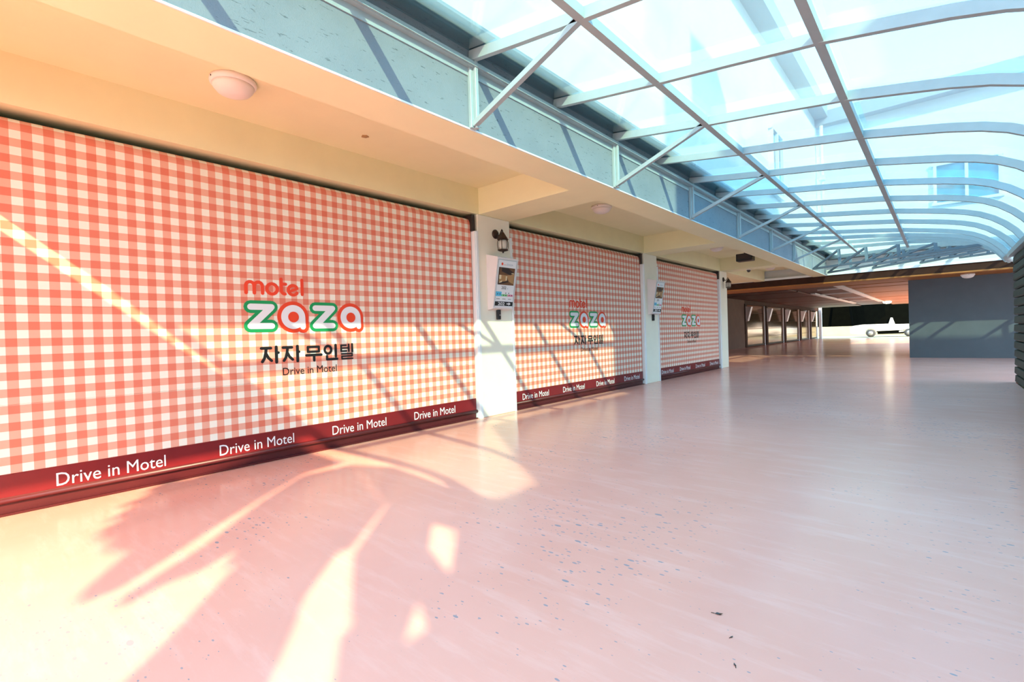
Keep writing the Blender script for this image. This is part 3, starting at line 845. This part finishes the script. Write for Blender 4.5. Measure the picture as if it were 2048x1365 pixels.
# panels
def panel(Pa, Pb, mat):
    n = len(Pa); off = Vector((0, 0, 0.006))
    vs = []
    for pa, pb in zip(Pa, Pb): vs += [pa, pb]
    fs = [(2 * i, 2 * i + 1, 2 * i + 3, 2 * i + 2) for i in range(n - 1)]
    m = MB().add(vs, fs, smooth=True)
    return cput(m, 'roof_panel', mat)
def lifted(path):
    out = []
    for i, p in enumerate(path):
        a = path[max(i - 1, 0)]; b = path[min(i + 1, len(path) - 1)]
        t = (b - a).normalized(); s = Vector((t.y, -t.x, 0)).normalized() if abs(t.x) + abs(t.y) > 1e-6 else Vector((0, 1, 0))
        u = t.cross(s); u = u if u.z > 0 else -u
        out.append(p + u * 0.082)
    return out
paths = [[fan_pt(*first, x, z) for x, z in PROF]] + [[Vector((x, y, z)) for x, z in PROF] for y in RY] + [[fan_pt(A, B, x, z) for x, z in PROF] for A, B in fans]
paths = [lifted([Vector((p[0].x - 0.1, p[0].y, p[0].z + 0.014))] + p[1:]) for p in paths]
for i, (pa, pb) in enumerate(zip(paths[:-1], paths[1:])):
    y = RY[i - 1] if 0 < i <= len(RY) else 99
    panel(pa, pb, M['panel_blue'] if abs(y - 7.02) < 0.02 else M['panel'])

# ------------------------------------------------------------------ far row of polished shutters
ys = [28.9, 33.3, 38.1, 43.1, 47.0, 50.4]
names = ['nearest', 'second', 'third', 'fourth', 'farthest']
for k in range(5):
    a, b = ys[k], ys[k + 1]
    r = thing('roller_shutter', names[k] + ' of the polished brown shutters far behind on the left', 'shutter', (-3.7, a, 0), 'polished shutters of the far garages')
    nn = 5
    for j in range(nn):
        MB().bbox(-0.12, -0.09 + 0.004 * (j % 2), 0.35, b - a - 0.06, 0.12 + j * 0.46, 0.12 + (j + 1) * 0.46 - 0.012, 0.006).build('panel', M['gloss'], r)
    MB().box(-0.14, -0.07, 0.33, b - a - 0.05, 0.03, 0.115).build('bottom_bar', M['dark'], r)
    MB().box(-0.25, 0.0, 0.0, b - a, 2.42, 2.70).build('housing', M['brown'], r)
    MB().box(-0.10, -0.04, b - a - 0.12, b - a - 0.04, 0, 2.42).build('guide_rail', M['white'], r)
    tag(MB().bbox(-3.95, -3.66, a - 0.03, a + 0.33, 0, 2.44, 0.01).build('pillar', M['brown']), 'brown pillar left of the %s polished far shutter' % names[k], 'pillar', 'brown pillars of the far garages')
    bx = thing('sign_box', 'pale slanted sign box on the pillar of the %s far shutter' % names[k], 'sign', (-3.66, a + 0.02, 1.46), 'pale sign boxes of the far garages')
    MB().add([(x, y, z) for y in (0, 0.30) for x, z in ((0, 0), (0.10, 0.02), (0.30, 0.80), (0, 0.84))],
             [(0, 1, 2, 3), (7, 6, 5, 4), (0, 4, 5, 1), (1, 5, 6, 2), (2, 6, 7, 3), (3, 7, 4, 0)]).build('box', M['pinkwhite'], bx)
    MB().add([(0.106, 0.02, 0.05), (0.106, 0.28, 0.05), (0.297, 0.28, 0.77), (0.297, 0.02, 0.77)], [(0, 1, 2, 3)]).build('sign_panel', M['print_white'], bx)
tag(MB().bbox(-3.69, -3.60, 24.4, 24.9, 0.35, 1.02, 0.01).build('notice_board', M['print_cream']), 'cream notice board low on the far left wall', 'sign')

# ------------------------------------------------------------------ outside beyond the far opening
lw = tag(MB().bbox(-30, 40, 62, 62.25, 0, 0.98, 0.02).build('low_wall', M['ground']), 'low pale wall behind the parked truck', 'wall')
tk = thing('truck', 'white truck with dark cab parked beyond the far opening', 'truck', (0.653, 52.0, 0))
tk.scale = (1.075, 1.075, 1.075)
XS = lambda u, v, t: (u - 0.9, t, v)
def wheel(u, r=0.31):
    MB().lathe([(r * 0.6, -0.02), (r * 0.97, -0.0), (r, 0.05), (r, 0.18), (r * 0.9, 0.22)], (u - 0.9, 0.0, r), 'Y', 28).build('wheel', M['rubber'], tk)
    MB().lathe([(r * 0.55, 0.0), (r * 0.5, -0.03), (r * 0.18, -0.045), (0.03, -0.05)], (u - 0.9, -0.005, r), 'Y', 20).build('hubcap', M['hub'], tk.children[-1])
wheel(0.22); wheel(2.62)
body = [(-1.15, 0.36), (-0.62, 0.24), (-0.13, 0.24), (-0.13, 0.33)] + arc((0.22, 0.36), 0.36, 180, 0, 12) + [(0.60, 0.48), (2.2, 0.52), (2.27, 0.5), (2.3, 0.60), (2.95, 0.6), (3.0, 0.45), (4.1, 0.45), (4.1, 0.98), (1.74, 0.98), (1.62, 1.03), (-0.3, 1.02), (-0.95, 0.93), (-1.15, 0.8)]
MB().prism(body, XS, 0.04, 1.75).build('body', M['truck'], tk)
MB().prism([(1.36, 1.0), (1.76, 1.0), (1.62, 1.50), (1.50, 1.50)], XS, 0.06, 0.2).build('cab_pillar', M['truck'], tk)
MB().prism([(0.35, 1.02), (3.2, 1.0), (2.9, 1.62), (1.1, 1.64)], XS, 0.22, 1.6).build('cab_glass', M['hedge'], tk)
MB().prism([(0.66, 0.22), (2.25, 0.24), (2.25, 0.5), (0.66, 0.46)], XS, 0.03, 1.6).build('chassis', M['hedge'], tk)
MB().prism([(2.0, 0.36), (2.28, 0.38), (2.3, 0.46), (2.02, 0.46)], XS, 0.02, 0.12).build('step', M['truck'], tk)
MB().box(-0.30, -0.12, 0.02, 0.04, 0.86, 0.88).build('door_handle', M['black'], tk)

# dark tree belt
random.seed(3)
tl = ['leftmost', 'second from left', 'middle', 'second from right', 'rightmost']
struct(MB().box(-70, 90, 84, 90, 0, 16), 'hillside', M['hedge'], 'dark wooded hillside')
for k in range(5):
    cx = -22 + k * 11.5
    hd = thing('tree', tl[k] + ' dark evergreen in the belt beyond the truck', 'tree', (cx, 72, 0), 'dark evergreens beyond the opening')
    m = MB()
    for q in range(90):
        a = random.uniform(0, 2 * math.pi); h = random.uniform(0.3, 11); rr = 4.4 * (1 - h / 22) * random.uniform(0.75, 1.0)
        p = Vector((rr * math.cos(a), rr * 0.6 * math.sin(a), h)); s = random.uniform(0.5, 1.0)
        vs = [p + Vector((random.uniform(-s, s), random.uniform(-s, s), random.uniform(-s * .7, s * .7))) for _ in range(6)]
        m.add(vs, [(0, 1, 2), (3, 4, 5), (0, 2, 4), (1, 3, 5)])
    m.lathe([(4.6, 0.1), (5.0, 4), (4.2, 9), (2.0, 12.5)], (0, 0, 0), 'Z', 14, False)
    m.build('crown', M['hedge'], hd)
    MB().lathe([(0.4, 0), (0.3, 1.2)], (0, 0, 0), 'Z', 10).build('trunk', M['dark'], hd)

# ------------------------------------------------------------------ neighbours past the green wall (they shade the driveway)
def house(x0, x1, y0, y1, h, lab, extra=None):
    r = thing('house', lab, 'house', ((x0 + x1) / 2, (y0 + y1) / 2, 0))
    o = MB().box(x0, x1, y0, y1, 0, h - 0.25)
    o = o.build('wall', M['facade'], r); o.location = -r.location
    m = MB().box(x0, x1, y0, y1, h - 0.25, h)
    if extra: m.box(*extra)
    o = m.build('roof', M['eave'], r); o.location = -r.location
    return r
house(9, 12, 0.9, 6.6, 10.3, 'white neighbouring house with a chimney, right of the canopy', (9, 9.8, 1.95, 3.0, 10.3, 11.5))
house(9, 12, -2.55, 0.9, 6.65, 'low white annexe of the neighbouring house')
house(9, 12, -3.35, -2.55, 5.2, 'lowest lean-to at the near end of the neighbouring house')
house(10.2, 18, 8.0, 12.0, 8.1, 'grey roofed block behind the neighbouring house')

# unseen plant inferred from its shadows; leaf sheets are cut to the floor shadow outlines
SHADOW_SHAPES = {
'P0': [(0.11, 0.84), (-0.3, 2.19), (0.57, 2.18), (0.63, 1.76), (-0.08, 1.06)],
'P1': [(-0.08, 1.06), (0.11, 0.84), (0.2, 0.87), (0.33, 0.66), (0.43, 0.73), (0.61, 0.56), (0.68, 0.62), (0.8, 0.49), (1.01, 0.46), (0.97, 0.51), (1.17, 0.46), (1.31, 0.53), (1.66, 0.3), (1.78, 0.28), (1.74, 0.43), (1.55, 0.65), (1.27, 0.96), (0.98, 1.31), (0.63, 1.76)],
'P2': [(1.01, 1.3), (0.63, 1.76), (0.66, 2.18), (1.77, 1.75), (2.19, 1.26), (2.15, 1.23), (2.45, 0.91), (2.6, 0.81), (2.88, 0.59), (2.99, 0.49), (2.62, 0.19), (2.5, 0.29), (2.33, 0.46), (1.87, 0.86), (1.9, 0.78), (1.7, 0.9), (1.82, 0.72), (1.84, 0.56), (1.94, 0.39), (1.84, 0.4), (1.72, 0.55), (1.52, 0.81)],
'P3': [(0.66, 2.18), (1.02, 2.35), (1.86, 2.26), (2.34, 2.26), (2.31, 2.69), (3.77, 1.13), (3.12, 0.6), (3.02, 0.71), (2.78, 0.87), (2.77, 0.93), (2.71, 0.95), (2.24, 1.24), (1.77, 1.75)]}
LIT_GAPS = [[(2.24, 1.74), (2.42, 1.76), (2.75, 1.42), (2.47, 1.53)], [(2.7, 1.6), (2.76, 1.58), (3.03, 1.31), (3.04, 1.27)], [(2.83, 1.18), (3.0, 1.09), (3.0, 0.99)]]  # lit patches of the floor, cut through one leaf sheet
pl = thing('shadow_plant', 'unseen plant with leaves shaped to cast the floor shadows, past the right edge', 'plant', (6.6, -3.0, 0))
XL = 6.6
def lf(u, v, t): return (XL + t - 6.6, v - 0.78 * (XL - u) + 3.0, 0.777 * (XL - u))
for k, (nm, pts) in enumerate(SHADOW_SHAPES.items()):
    rings = [pts] + (LIT_GAPS if nm == 'P3' else [])
    MB().poly_holes(rings, lf, k * 0.02, k * 0.02 + 0.008).build('leaf', M['leaf'], pl)
MB().tube([(0.1, 0.3, 0), (0.12, 0.1, 1.5), (0.1, 0, 3.0)], 0.09).build('stem', M['leaf'], pl)
bpy.context.view_layer.update()
